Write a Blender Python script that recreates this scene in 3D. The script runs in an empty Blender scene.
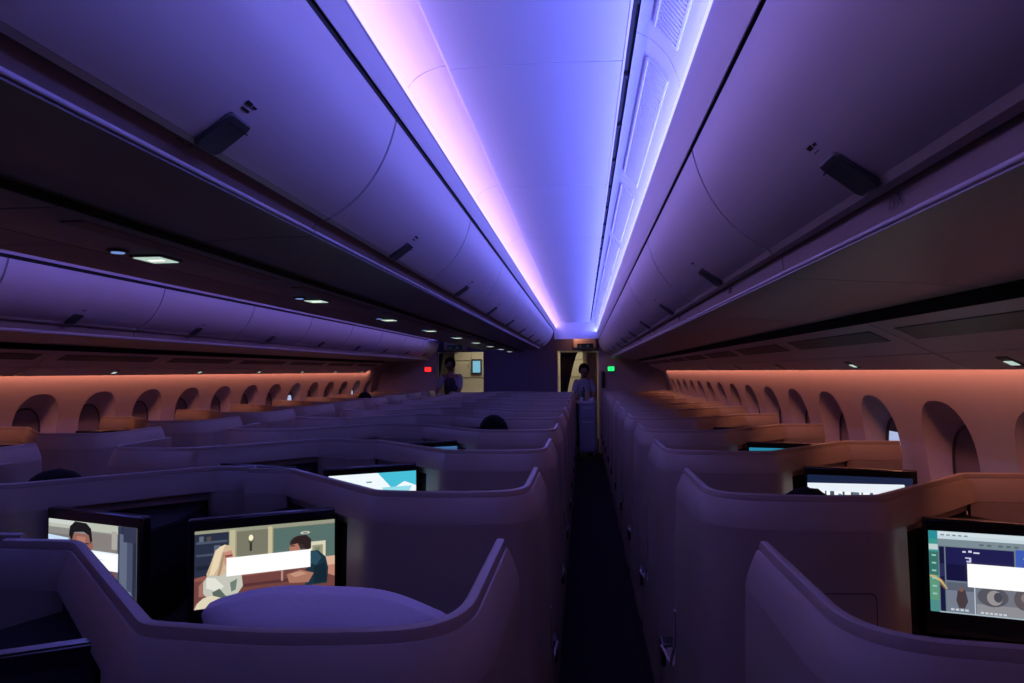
import bpy, bmesh, math, random
from mathutils import Vector, Matrix, Euler
random.seed(7)
S = bpy.context.scene
COL = S.collection
EYE = 1.55                     # camera height; cabin lines are measured from it
CX = -1.23                     # cabin centre line
Y0, Y1 = -0.80, 13.40          # rear end, forward bulkhead
PITCH = 1.075                   # seat pitch
BIN = 1.27                     # overhead bin length

# ------------------------------------------------------------------ camera, light, exposure
cam_d = bpy.data.cameras.new('camera'); cam = bpy.data.objects.new('camera', cam_d); COL.objects.link(cam)
F = 700.0
cam_d.sensor_width = 36; cam_d.lens = F/1024*36; cam_d.clip_start = 0.02; cam_d.clip_end = 60
yaw = math.atan(71/F); pitch = math.atan(30/F*math.cos(yaw))
cam.matrix_world = Matrix.Translation((0, 0, EYE)) @ Matrix.Rotation(yaw, 4, 'Z') @ Matrix.Rotation(math.pi/2+pitch, 4, 'X') @ Matrix.Rotation(math.radians(-0.45), 4, 'Z')
S.camera = cam
S.view_settings.view_transform = 'Standard'; S.view_settings.look = 'None'
S.view_settings.exposure = 0.0; S.view_settings.gamma = 1.0; S.view_settings.use_curve_mapping = False
w = bpy.data.worlds.new('world'); S.world = w; w.use_nodes = True
w.node_tree.nodes['Background'].inputs[0].default_value = (0.01, 0.012, 0.03, 1)
w.node_tree.nodes['Background'].inputs[1].default_value = 0.3

def srgb(r, g, b):
    f = lambda c: (c/255/12.92) if c/255 <= .04045 else ((c/255+.055)/1.055)**2.4
    return (f(r), f(g), f(b), 1)

def area(name, loc, direction, sx, sy, power, color, spread=180):
    l = bpy.data.lights.new(name, 'AREA'); l.shape = 'RECTANGLE'; l.size = sx; l.size_y = sy
    l.energy = power; l.color = color[:3]; l.spread = math.radians(spread)
    o = bpy.data.objects.new(name, l); COL.objects.link(o); o.location = loc
    d = Vector(direction).normalized(); z = -d; y = Vector((0, 1, 0))
    if abs(z.dot(y)) > .9: y = Vector((0, 0, 1))
    x = y.cross(z).normalized(); y = z.cross(x)
    o.rotation_euler = Matrix((x, y, z)).transposed().to_euler()
    return o
LY = (Y0+Y1)/2-.35; LL = (Y1-Y0)-1.0
BLUE = (0.17, 0.19, 1.0); PINK = (.92, .50, .80); WARM = (1.0, 0.34, 0.21)
def mx(x): return 2*CX-x
for s, nm in ((1, 'right'), (-1, 'left')):
    X = (lambda x: x) if s > 0 else mx
    area('cove_lamp_blue_'+nm, (X(.232), LY, EYE+.690), (-.58*s, 0, .82), .02, LL, 64, BLUE)
    area('cove_lamp_pink_'+nm, (X(-.474), LY, EYE+.772), (.22*s, 0, 1), .02, LL, 5.5, PINK, 150)
    area('cove_lamp_white_'+nm, (X(-.480), LY, EYE+.775), (.15*s, 0, 1), .015, LL, 2.2, (.42, .46, 1.0))
    area('cove_lamp_violet_'+nm, (X(-.470), LY, EYE+.772), (.90*s, 0, .2), .02, LL, 15.5 if s > 0 else 14, (.44, .27, 1.0) if s > 0 else (.32, .20, 1.0))
    area('cove_lamp_rose_'+nm, (X(-.367), LY, EYE+.856), (-1*s, 0, -.3), .012, LL, 3.2, (1.0, .52, .78), 85)
    area('wall_wash_'+nm, (X(1.388), LY, EYE+.030), (.22*s, 0, -1), .02, LL, 22, WARM)
area('galley_lamp', (CX+.2, 14.9, 2.25), (0, -.1, -1), 3.4, .8, 22, (1.0, .88, .68))
area('door_lamp', (-.16, 13.10, 2.30), (.2, .5, -1), .05, .05, 1.2, (1.0, .42, .2))

# ------------------------------------------------------------------ materials
def mat(name, col, rough=.5, metal=0, emit=None, es=1, bump=0, bscale=200, var=0, vscale=6, spec=.5, coat=0):
    m = bpy.data.materials.new(name); m.use_nodes = True; nt = m.node_tree; b = nt.nodes['Principled BSDF']
    b.inputs['Base Color'].default_value = col; b.inputs['Roughness'].default_value = rough
    b.inputs['Metallic'].default_value = metal; b.inputs['Specular IOR Level'].default_value = spec
    if coat: b.inputs['Coat Weight'].default_value = coat
    if emit: b.inputs['Emission Color'].default_value = emit; b.inputs['Emission Strength'].default_value = es
    tc = nt.nodes.new('ShaderNodeTexCoord')
    if var:
        n = nt.nodes.new('ShaderNodeTexNoise'); n.inputs['Scale'].default_value = vscale; n.inputs['Detail'].default_value = 4
        nt.links.new(tc.outputs['Object'], n.inputs['Vector'])
        mxn = nt.nodes.new('ShaderNodeMix'); mxn.data_type = 'RGBA'
        mxn.inputs[6].default_value = tuple(c*(1-var) for c in col[:3])+(1,)
        mxn.inputs[7].default_value = tuple(min(1, c*(1+var)) for c in col[:3])+(1,)
        nt.links.new(n.outputs['Fac'], mxn.inputs[0]); nt.links.new(mxn.outputs[2], b.inputs['Base Color'])
    if bump:
        n2 = nt.nodes.new('ShaderNodeTexNoise'); n2.inputs['Scale'].default_value = bscale; n2.inputs['Detail'].default_value = 3
        nt.links.new(tc.outputs['Object'], n2.inputs['Vector'])
        bp = nt.nodes.new('ShaderNodeBump'); bp.inputs['Strength'].default_value = bump; bp.inputs['Distance'].default_value = .002
        nt.links.new(n2.outputs['Fac'], bp.inputs['Height']); nt.links.new(bp.outputs['Normal'], b.inputs['Normal'])
    return m
M = {}
M['shell'] = mat('shell_plastic', (.27, .215, .175, 1), .42, bump=.12, bscale=350, var=.04, spec=.5)
M['rim'] = mat('rim_plastic', (.36, .31, .30, 1), .40, bump=.1, bscale=350, spec=.4)
M['black'] = mat('black_plastic', (.008, .008, .010, 1), .35, bump=.05)
M['dark'] = mat('dark_recess', (.02, .018, .02, 1), .7, bump=.1)
M['void'] = mat('housing_shade_black', (.006, .006, .007, 1), .8, bump=.05, spec=.2)  # near-black, so the lit housing top reads as a shaded opening
M['bezel'] = mat('glossy_bezel', (.006, .006, .008, 1), .18, coat=.3, bump=.01)
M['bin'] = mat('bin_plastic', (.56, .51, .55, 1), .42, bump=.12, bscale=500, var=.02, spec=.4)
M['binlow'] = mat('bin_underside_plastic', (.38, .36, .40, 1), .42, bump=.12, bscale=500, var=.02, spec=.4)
M['binmid'] = mat('centre_underside_darkened', (.20, .19, .21, 1), .42, bump=.12, bscale=500, var=.02, spec=.4)  # copy of the underside plastic, darkened to offset warm light spill
M['lip'] = mat('bin_lip', (.55, .50, .60, 1), .3, bump=.02)
M['recess'] = mat('handle_recess', (.20, .14, .14, 1), .6, bump=.1)
M['gap'] = mat('gap_rubber', (.006, .006, .007, 1), .8, bump=.1)
M['latch'] = mat('latch_plastic', (.045, .05, .055, 1), .45, bump=.05)
M['ceil'] = mat('ceiling_panel_blue_light', (.60, .63, .78, 1), .55, bump=.1, bscale=500, var=.02)  # white panel, with the blue of the cove light tinted into its colour
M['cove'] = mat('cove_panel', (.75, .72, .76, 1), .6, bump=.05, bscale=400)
M['cove_blue_light'] = mat('cove_panel_blue_light', (.46, .47, .58, 1), .6, bump=.05, bscale=400)  # cove panel copy, lowered and tinted to carry the blue lamp light
M['wall'] = mat('side_wall', (.46, .38, .40, 1), .6, bump=.12, bscale=500, var=.02)
M['reveal'] = mat('window_reveal', (.46, .40, .44, 1), .6, bump=.1, bscale=500)
M['shade'] = mat('window_shade', (.22, .17, .17, 1), .5, bump=.1)
M['gasket'] = mat('window_gasket', (.06, .055, .06, 1), .35, bump=.1)
M['daylight'] = mat('daylight_sliver', (0, 0, 0, 1), .5, emit=srgb(190, 205, 245), es=.8)
M['carpet'] = mat('carpet', (.010, .009, .010, 1), .95, bump=.8, bscale=420, var=.4, vscale=90, spec=.1)
M['bulk'] = mat('bulkhead_panel', (.12, .10, .17, 1), .5, bump=.15, bscale=300, var=.05)
M['curtain'] = mat('curtain_cloth', (.035, .028, .05, 1), .9, bump=.5, bscale=600, var=.2)
M['tan_cloth'] = mat('tan_curtain_cloth', (.42, .27, .16, 1), .9, bump=.4, bscale=500, var=.1)
M['galley'] = mat('galley_laminate', (.72, .66, .50, 1), .5, bump=.05, var=.04)
M['galley_dark'] = mat('galley_door', (.40, .36, .26, 1), .4, bump=.05, var=.04)
M['metal'] = mat('brushed_metal', (.55, .55, .56, 1), .3, metal=.9, bump=.1)
M['fabric'] = mat('seat_fabric', (.11, .12, .11, 1), .9, bump=.5, bscale=700, var=.15)
M['leather'] = mat('headrest_leather', (.14, .10, .08, 1), .5, bump=.2)
M['pillow'] = mat('pillow_cotton', (.50, .45, .50, 1), .85, bump=.4, bscale=90, var=.05)
M['plate'] = mat('seat_plate', (.015, .015, .02, 1), .4, bump=.05)
M['mark'] = mat('pale_marking', (.20, .20, .22, 1), .5, bump=.02)
M['darkmark'] = mat('dark_marking', (.02, .02, .03, 1), .5, bump=.02)
M['skin'] = mat('skin', (.20, .10, .07, 1), .55, bump=.1, var=.05)
M['hair'] = mat('hair', (.003, .003, .003, 1), .8, bump=.8, bscale=160, spec=.1)
M['shirt'] = mat('shirt_cloth', (.26, .26, .30, 1), .8, bump=.3, bscale=300)
M['vest'] = mat('vest_cloth', (.02, .02, .03, 1), .8, bump=.3, bscale=300)
M['trousers'] = mat('trouser_cloth', (.02, .02, .028, 1), .85, bump=.3, bscale=300)
M['casual'] = mat('sweater_cloth', (.05, .05, .07, 1), .9, bump=.4, bscale=300, var=.1)
M['cart'] = mat('cart_panel', (.28, .28, .34, 1), .4, metal=.2, bump=.05, var=.03)
M['cup'] = mat('white_cup', (.7, .7, .72, 1), .4, bump=.02)
M['juice'] = mat('carton_card', (.35, .25, .12, 1), .5, bump=.05)
M['bottle'] = mat('green_bottle', (.03, .10, .06, 1), .12, bump=.02)
def glow(name, rgb, es=1): return mat(name, (0, 0, 0, 1), .6, emit=srgb(*rgb), es=es)
M['off'] = mat('switched_off_glass', (.01, .014, .02, 1), .08, coat=.5, bump=.01)
M['led_blue'] = glow('led_blue_white', (200, 200, 255), 1.3)
M['led_pink'] = glow('led_pink_white', (235, 215, 255), 1.2)
M['read'] = glow('reading_lamp_glow', (190, 215, 205), .9)
M['readcore'] = glow('reading_lamp_core', (255, 250, 225), 1.6)
M['spot'] = glow('spot_lens_glow', (120, 150, 220), .9)
M['green'] = glow('green_sign_glow', (40, 220, 110), 1.6)
M['red'] = glow('red_sign_glow', (255, 40, 40), 1.8)
M['cyan'] = glow('galley_screen_glow', (130, 200, 225), .8)
M['dimgreen'] = glow('dim_green_symbol', (20, 60, 55), 1.0)

# ------------------------------------------------------------------ mesh builder
class MB:
    def __init__(s): s.v = []; s.f = []; s.m = []
    def add(s, vs, fs, mi=0):
        o = len(s.v); s.v += [tuple(v) for v in vs]; s.f += [tuple(i+o for i in f) for f in fs]; s.m += [mi]*len(fs); return s
    def box(s, a, b, mi=0):
        x0, y0, z0 = a; x1, y1, z1 = b
        return s.add([(x0,y0,z0),(x1,y0,z0),(x1,y1,z0),(x0,y1,z0),(x0,y0,z1),(x1,y0,z1),(x1,y1,z1),(x0,y1,z1)],
              [(0,3,2,1),(4,5,6,7),(0,1,5,4),(1,2,6,5),(2,3,7,6),(3,0,4,7)], mi)
    def prism(s, poly, z0, z1, mi=0, axis='z'):
        n = len(poly)
        def P(a, b, c): return (a, b, c) if axis == 'z' else ((a, c, b) if axis == 'y' else (c, a, b))
        vs = [P(a, b, z0) for a, b in poly]+[P(a, b, z1) for a, b in poly]
        return s.add(vs, [tuple(range(n))[::-1], tuple(range(n, 2*n))]+[(i, (i+1) % n, n+(i+1) % n, n+i) for i in range(n)], mi)
    def sheet(s, prof, y0, y1, t=.004, mi=0, side=1):
        # thin shell from an open (x,z) profile run along y
        n = len(prof); off = []
        for i, p in enumerate(prof):
            a = Vector(prof[max(0, i-1)]); b = Vector(prof[min(n-1, i+1)]); d = (b-a).normalized()
            off.append((p[0]+d.y*t*side, p[1]-d.x*t*side))
        return s.prism(list(prof)+off[::-1], y0, y1, mi, 'y')
    def sweep(s, path, prof, mi=0, cap=True):
        n = len(path); k = len(prof); vs = []
        for i, p in enumerate(path):
            p = Vector(p); a = Vector(path[max(0, i-1)]); b = Vector(path[min(n-1, i+1)])
            d1 = (p-a).normalized() if i > 0 else (b-p).normalized(); d2 = (b-p).normalized() if i < n-1 else d1
            n1 = Vector((d1.y, -d1.x)); n2 = Vector((d2.y, -d2.x)); m_ = (n1+n2).normalized(); sc = 1/max(.5, m_.dot(n1))
            for (o, z) in prof:
                q = p+m_*o*sc; vs.append((q.x, q.y, z))
        fs = [(i*k+j, i*k+(j+1) % k, (i+1)*k+(j+1) % k, (i+1)*k+j) for i in range(n-1) for j in range(k)]
        if cap: fs += [tuple(range(k))[::-1], tuple(range((n-1)*k, n*k))]
        return s.add(vs, fs, mi)
    def tube(s, pts, r, seg=10, mi=0):
        pts = [Vector(p) for p in pts]; vs = []
        rr = r if isinstance(r, (list, tuple)) else [r]*len(pts)
        for i, p in enumerate(pts):
            d = (pts[min(len(pts)-1, i+1)]-pts[max(0, i-1)]).normalized()
            up = Vector((0, 0, 1)) if abs(d.z) < .9 else Vector((1, 0, 0)); a = d.cross(up).normalized(); b = d.cross(a)
            for j in range(seg):
                t = 2*math.pi*j/seg; vs.append(p+(a*math.cos(t)+b*math.sin(t))*rr[i])
        n = len(pts)
        fs = [(i*seg+j, i*seg+(j+1) % seg, (i+1)*seg+(j+1) % seg, (i+1)*seg+j) for i in range(n-1) for j in range(seg)]
        fs += [tuple(range(seg))[::-1], tuple(range((n-1)*seg, n*seg))]
        return s.add(vs, fs, mi)
    def lathe(s, prof, c=(0, 0, 0), seg=20, mi=0):
        vs = []
        for r, z in prof:
            for j in range(seg):
                t = 2*math.pi*j/seg; vs.append((c[0]+r*math.cos(t), c[1]+r*math.sin(t), c[2]+z))
        n = len(prof)
        fs = [(i*seg+j, i*seg+(j+1) % seg, (i+1)*seg+(j+1) % seg, (i+1)*seg+j) for i in range(n-1) for j in range(seg)]
        fs += [tuple(range(seg))[::-1], tuple(range((n-1)*seg, n*seg))]
        return s.add(vs, fs, mi)
    def xf(s, mtx): s.v = [tuple(mtx @ Vector(v)) for v in s.v]; return s
    def mirror(s, sx):
        if sx < 0: s.v = [(-x, y, z) for x, y, z in s.v]; s.f = [f[::-1] for f in s.f]
        return s
    def build(s, name, mats, parent=None, smooth=35, bevel=0, bseg=2, recalc=True):
        me = bpy.data.meshes.new(name); me.from_pydata(s.v, [], s.f)
        if not isinstance(mats, (list, tuple)): mats = [mats]
        for m_ in mats: me.materials.append(m_)
        me.polygons.foreach_set('material_index', s.m)
        if recalc:
            bm = bmesh.new(); bm.from_mesh(me); bmesh.ops.recalc_face_normals(bm, faces=bm.faces); bm.to_mesh(me); bm.free()
        if smooth:
            me.polygons.foreach_set('use_smooth', [True]*len(me.polygons)); me.set_sharp_from_angle(angle=math.radians(smooth))
        me.update()
        o = bpy.data.objects.new(name, me); COL.objects.link(o)
        if parent: o.parent = parent
        if bevel:
            b = o.modifiers.new('bevel', 'BEVEL'); b.width = bevel; b.segments = bseg; b.limit_method = 'ANGLE'; b.angle_limit = math.radians(40)
        return o
def tag(o, label=None, cat=None, group=None, kind=None):
    if label: o['label'] = label
    if cat: o['category'] = cat
    if group: o['group'] = group
    if kind: o['kind'] = kind
    return o
def empty(name, loc=(0, 0, 0), label=None, cat=None, group=None):
    o = bpy.data.objects.new(name, None); COL.objects.link(o); o.location = loc; o.empty_display_size = .1
    return tag(o, label, cat, group)
def kids(o): return [c for c in bpy.data.objects if c.parent == o]
def copy_tree(o, parent=None, skip=()):
    c = o.copy(); COL.objects.link(c)
    if parent: c.parent = parent
    for ch in kids(o):
        if ch.name.split('.')[0] not in skip: copy_tree(ch, c, skip)
    return c
def text_mesh(name, txt, size, mtx, m_, parent, depth=.0006):
    cu = bpy.data.curves.new(name, 'FONT'); cu.body = txt; cu.size = size; cu.extrude = depth; cu.align_x = 'CENTER'; cu.align_y = 'CENTER'
    t = bpy.data.objects.new(name+'_tmp', cu); COL.objects.link(t)
    me = bpy.data.meshes.new_from_object(t.evaluated_get(bpy.context.evaluated_depsgraph_get()))
    bpy.data.objects.remove(t); me.transform(mtx); me.materials.clear(); me.materials.append(m_); me.name = name
    o = bpy.data.objects.new(name, me); COL.objects.link(o); o.parent = parent
    return o
def fillet(path, radii, n=6):
    out = [Vector(path[0])]
    for i in range(1, len(path)-1):
        p = Vector(path[i]); a = (Vector(path[i-1])-p); b = (Vector(path[i+1])-p); r = radii[i]
        if r <= 0: out.append(p); continue
        ra = min(r, a.length*.48); rb = min(r, b.length*.48); A = p+a.normalized()*ra; B = p+b.normalized()*rb
        for j in range(n+1):
            t = j/n; out.append(A*(1-t)**2+p*2*t*(1-t)+B*t*t)
    out.append(Vector(path[-1])); return [tuple(v) for v in out]
def bez(a, c, b, n=10):
    a, b, c = Vector(a), Vector(b), Vector(c)
    return [tuple(a*(1-t)**2+c*2*t*(1-t)+b*t*t) for t in [i/n for i in range(n+1)]]
ORD = ['nearest', 'second', 'third', 'fourth', 'fifth', 'sixth', 'seventh', 'eighth', 'ninth', 'tenth', 'eleventh', 'twelfth', 'thirteenth', 'fourteenth', 'fifteenth', 'sixteenth', 'seventeenth', 'eighteenth', 'nineteenth', 'twentieth', 'twenty-first']

# ------------------------------------------------------------------ the setting
WALLP = [(1.44, 1.66), (1.445, 1.56), (1.475, 1.47), (1.505, 1.38), (1.535, 1.27), (1.555, 1.15), (1.565, 1.0), (1.57, .88), (1.57, .70), (1.57, .35), (1.56, 0.0)]
def wx(z):
    for (xa, za), (xb, zb) in zip(WALLP, WALLP[1:]):
        if zb <= z <= za: return xb+(xa-xb)*(z-zb)/(za-zb)
    return WALLP[-1][0]
MB().box((mx(1.62), Y0, -.05), (1.62, 17.3, 0)).build('floor', M['carpet'], smooth=0)['kind'] = 'structure'
# ceilings over the two aisles
WINP = .638
def ceiling_side(s):
    X = (lambda x: x) if s > 0 else mx
    P = lambda pts: [(X(x), EYE+h) for x, h in pts]
    nm = 'right' if s > 0 else 'left'
    b = MB(); y = 1.90-BIN*3; 
    while y < 12.2:
        e = min(y+BIN-.006, 12.25)
        b.sheet(P([(-.362, .850), (-.30, .853), (-.1, .856), (.118, .850)]), max(y, Y0), e, .006, 0)
        y += BIN
    b.sheet(P([(-.37, .862), (.12, .862)]), Y0, 12.25, .01, 0)
    c = b.build('ceiling' , M['ceil'], smooth=30); c['kind'] = 'structure'
    # trim line beside the panel and the black slot with its fittings
    t = MB().box((min(X(.118), X(.124)), Y0, EYE+.842), (max(X(.118), X(.124)), 12.25, EYE+.875)).build('trim_1', M['cove']); t['kind'] = 'structure'
    g = MB().box((min(X(.124), X(.146)), Y0, EYE+.875), (max(X(.124), X(.146)), 12.25, EYE+.88))
    yy = Y0+.3
    while yy < 12: g.box((min(X(.126), X(.142)), yy, EYE+.862), (max(X(.126), X(.142)), yy+.02, EYE+.876)); yy += .423
    g.build('trim_2', M['gap'])['kind'] = 'structure'
    # left (pink) cove: curved reflector from the ledge up to the panel, in segments
    b = MB(); y = 1.90-BIN*3
    prof = [(-.492, .752), (-.492, .775)]+bez((-.489, .79), (-.465, .85), (-.362, .862), 8)
    while y < 12.2:
        b.sheet(P(prof), max(y, Y0), min(y+BIN-.005, 12.3), .004); y += BIN
    b.sheet(P([(x-.008, h+.008) for x, h in prof]), Y0, 12.3, .003)
    b.build('trim_5', M['cove'])['kind'] = 'structure'
    # ledge carrying the lamps + fixed panel down to the bin door gap
    MB().sheet(P([(-.492, .750), (-.470, .758), (-.474, .750), (-.499, .708)]), Y0, 12.3, .004).build('trim_3', M['bin'])['kind'] = 'structure'
    gp = MB().sheet(P([(-.506, .712), (-.516, .680)]), Y0, 12.3, .003).sheet(P([(.293, .592), (.312, .548)]), Y0, 12.3, .003)
    gp.build('trim_9', M['gap'], smooth=0)['kind'] = 'structure'
    # right (blue) cove with ledge
    prof = [(.146, .862)]+bez((.150, .862), (.240, .82), (.258, .69), 10)+[(.268, .672)]
    b = MB(); y = 1.78-BIN*3
    while y < 12.2:
        b.sheet(P(prof), max(y, Y0), min(y+BIN-.004, 12.3), .004, 0, -1); y += BIN
    b.sheet(P([(x+.008, h+.006) for x, h in prof]), Y0, 12.3, .003, 0, -1)
    b.build('trim_6', M['cove_blue_light'])['kind'] = 'structure'
    MB().sheet(P([(.268, .668), (.247, .677), (.252, .668), (.288, .584)]), Y0, 12.3, .004).build('trim_4', M['bin'])['kind'] = 'structure'
    # lamps
    st = MB().box((min(X(-.486), X(-.480)), Y0+.05, EYE+.762), (max(X(-.486), X(-.480)), 12.2, EYE+.798)).build('cove_lamp_strip', M['led_pink'])
    tag(st, 'long pinkish white lamp strip above the centre bins over the %s aisle' % nm, 'lamp strip')
    st = MB().box((min(X(.252), X(.257)), Y0+.05, EYE+.688), (max(X(.252), X(.257)), 12.2, EYE+.716)).build('cove_lamp_strip', M['led_blue'])
    tag(st, 'long bluish white lamp strip above the window bins over the %s aisle' % nm, 'lamp strip')
    # end drop of the ceiling
    b = MB().box((min(X(-.50), X(.30)), 12.30, EYE+.56), (max(X(-.50), X(.30)), 12.34, EYE+.90))
    b.build('ceiling', M['ceil'])['kind'] = 'structure'
    # roof over everything so that no light leaks in
for s in (1, -1): ceiling_side(s)
MB().box((mx(1.7), Y0, EYE+.92), (1.7, 17.3, EYE+.96)).build('ceiling', M['dark'], smooth=0)['kind'] = 'structure'
MB().box((mx(1.7), Y0-.06, 0), (1.7, Y0, EYE+.96)).build('wall_back', M['bulk'], smooth=0)['kind'] = 'structure'
for s in (1, -1):
    a, b_ = sorted((1.66 if s > 0 else mx(1.66), 1.70 if s > 0 else mx(1.70)))
    MB().box((a, Y0, 0), (b_, 17.3, EYE+.96)).build('wall_outer_%s' % ('right' if s > 0 else 'left'), M['dark'], smooth=0)['kind'] = 'structure'

# vents in the blue cove
def vent_proto():
    e = empty('air_vent')
    c = bez((.150, .862), (.240, .82), (.258, .69), 20)
    A = Vector(c[4]); B = Vector(c[13]); d = (B-A); L = d.length; d.normalize(); n = Vector((-d.y, d.x)) if d.y < 0 else Vector((d.y, -d.x))
    n = Vector((-abs(n.x), -abs(n.y)))
    def P(u, o): q = A+d*u+n*o; return (q.x, q.y+EYE)
    Y = 1.09
    fr = MB()
    for (u0, u1, y0, y1) in ((0, .008, 0, Y), (L-.008, L, 0, Y), (.008, L-.008, 0, .008), (.008, L-.008, Y-.008, Y)):
        fr.prism([P(u0, -.014), P(u1, -.014), P(u1, .004+.004*(u0==0)), P(u0, .004+.004*(u0==0))], y0, y1, 0, 'y')
    fr.build('frame', M['cove_blue_light'], e, bevel=.001)
    MB().prism([P(.008, -.008), P(L-.008, -.008), P(L-.008, -.002), P(.008, -.002)], .008, Y-.008, 0, 'y').build('backing', M['reveal'], e)
    lv = MB(); y = .016
    while y < Y-.02:
        lv.prism([P(.008, -.004), P(L-.008, -.004), P(L-.008, .003), P(.008, .003)], y, y+.011, 0, 'y'); y += .018
    lv.build('louvre', M['cove_blue_light'], e)
    return e
vp = vent_proto(); k = 0
for k in range(9):
    o = vp if k == 0 else copy_tree(vp)
    o.location = (0, .60+BIN*k, 0)
    tag(o, '%s louvred air vent in the blue lit cove over the right aisle' % ORD[k], 'vent', 'air vents in the blue cove')

# side walls with oval window funnels
def oval(w_, h_, n=36, p=2.5):
    o = []
    for i in range(n):
        t = 2*math.pi*i/n; c, s_ = math.cos(t), math.sin(t)
        o.append((w_/2*math.copysign(abs(c)**(2/p), c), h_/2*math.copysign(abs(s_)**(2/p), s_)))
    return o
def wall_side(s, first, n, slivers, WINP):
    nm = 'right' if s > 0 else 'left'
    X = (lambda x: x) if s > 0 else mx
    zc, z0, z1 = 1.165, .80, 1.56
    b = MB()
    y = first
    def strip(ya, yb, za, zb, k=6):
        zs = sorted({za, zb}.union({z for _, z in WALLP if za < z < zb}), reverse=True)
        b.add([(X(wx(z)), yy, z) for z in zs for yy in (ya, yb)], [(2*i, 2*i+1, 2*i+3, 2*i+2) for i in range(len(zs)-1)])
    for q in range(n):
        yc = first+q*WINP; hw = WINP/2
        # radial ring from funnel mouth to panel rectangle
        ov = oval(.43, .49, 48); rings = []
        for fr in (0, .25, .5, .75, 1):
            r = []
            for (a, c) in ov:
                ext = min(hw/max(abs(a), 1e-6), ((z1-zc) if c > 0 else (zc-z0))/max(abs(c), 1e-6))
                k_ = 1+(ext-1)*fr; yy, zz = a*k_, zc+c*k_
                r.append((X(wx(zz)), yc+yy, zz))
            if fr == 1:
                for sy, zz in ((-1, z0), (1, z0), (-1, z1), (1, z1)):
                    tgt = math.atan2(zz-zc, sy*hw)
                    jb = min(range(len(ov)), key=lambda j: abs((math.atan2(ov[j][1], ov[j][0])-tgt+math.pi) % (2*math.pi)-math.pi))
                    r[jb] = (X(wx(zz)), yc+sy*hw, zz)
            rings.append(r)
        N = len(ov); vs = [p for r in rings for p in r]
        b.add(vs, [(i*N+j, i*N+(j+1) % N, (i+1)*N+(j+1) % N, (i+1)*N+j) for i in range(4) for j in range(N)])
        strip(yc-hw, yc+hw, 0, z0)
        # fill the rectangle corners missed by the rays
        for sy in (-1, 1):
            for zz in (z0, z1):
                pass
        # window: funnel, gasket, pane/shade
        wn = empty('window_%d' % (q+1+(0 if s > 0 else 40)), (0, 0, 0)); wn['kind'] = 'structure'
        f = MB(); D = .08
        m0 = [(X(wx(zc+c)), yc+a, zc+c) for a, c in ov]
        lip = [(X(wx(zc+c*.97)+.012), yc+a*.97, zc+c*.97) for a, c in ov]
        inn = [(X(1.66), yc+a*.64, zc-.03+c*.72) for a, c in ov]
        inn = [(X(wx(zc)+D-.02*0), yc+a*.68, zc-.03+c*.70) for a, c in ov]
        f.add(m0+lip+inn, [(i*N+j, i*N+(j+1) % N, (i+1)*N+(j+1) % N, (i+1)*N+j) for i in range(2) for j in range(N)])
        f.build('window_funnel', M['reveal'], wn, smooth=50, recalc=False)
        g = MB(); xo = wx(zc)+D
        r1 = [(X(xo), yc+a*.68, zc-.03+c*.70) for a, c in ov]; r2 = [(X(xo-.008), yc+a*.65, zc-.03+c*.67) for a, c in ov]; r3 = [(X(xo+.004), yc+a*.61, zc-.03+c*.63) for a, c in ov]
        g.add(r1+r2+r3, [(i*N+j, i*N+(j+1) % N, (i+1)*N+(j+1) % N, (i+1)*N+j) for i in range(2) for j in range(N)])
        g.build('window_gasket', M['gasket'], wn, smooth=40, recalc=False)
        sh = MB(); pts = [(yc+a*.63, zc-.03+c*.65) for a, c in ov]
        xa, xb = sorted((X(xo+.002), X(xo+.006)))
        if q in slivers:
            hi = slivers[q]; lo = hi-.075
            sh.prism([(yy, max(zz, hi)) for yy, zz in pts], xa, xb, 0, 'x'); sh.prism([(yy, min(zz, lo)) for yy, zz in pts], xa, xb, 0, 'x')
            xa, xb = sorted((X(xo+.008), X(xo+.012)))
            MB().prism(pts, xa, xb, 0, 'x').build('window_pane', M['daylight'], wn, smooth=0)
        else: sh.prism(pts, xa, xb, 0, 'x')
        sh.build('window_shade', M['shade'], wn, smooth=0)
    # the plain stretches before and after, and the top strip
    ya, yb = first-WINP/2, first+(n-.5)*WINP
    strip(Y0, ya, 0, 1.56); strip(yb, Y1+.3, 0, 1.56); strip(Y0, Y1+.3, 1.56, 1.66)
    o = b.build('wall_'+nm, M['wall'], smooth=50, recalc=False); o['kind'] = 'structure'
    # vertical panel joints
    j = MB(); q = 0
    y = first-WINP/2
    while y < Y1:
        for (xa, za), (xb, zb) in zip(WALLP[1:6], WALLP[2:7]):
            j.add([(X(xa-.0015), y-.0025, za), (X(xa-.0015), y+.0025, za), (X(xb-.0015), y+.0025, zb), (X(xb-.0015), y-.0025, zb)], [(0, 1, 2, 3)])
        y += WINP*2
    j.build('trim_7', M['reveal'], smooth=0, recalc=False)['kind'] = 'structure'
wall_side(1, 2.48, 15, {2: 1.215}, .689)
wall_side(-1, 4.78, 13, {7: 1.24, 11: 1.24}, .66)

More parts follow.
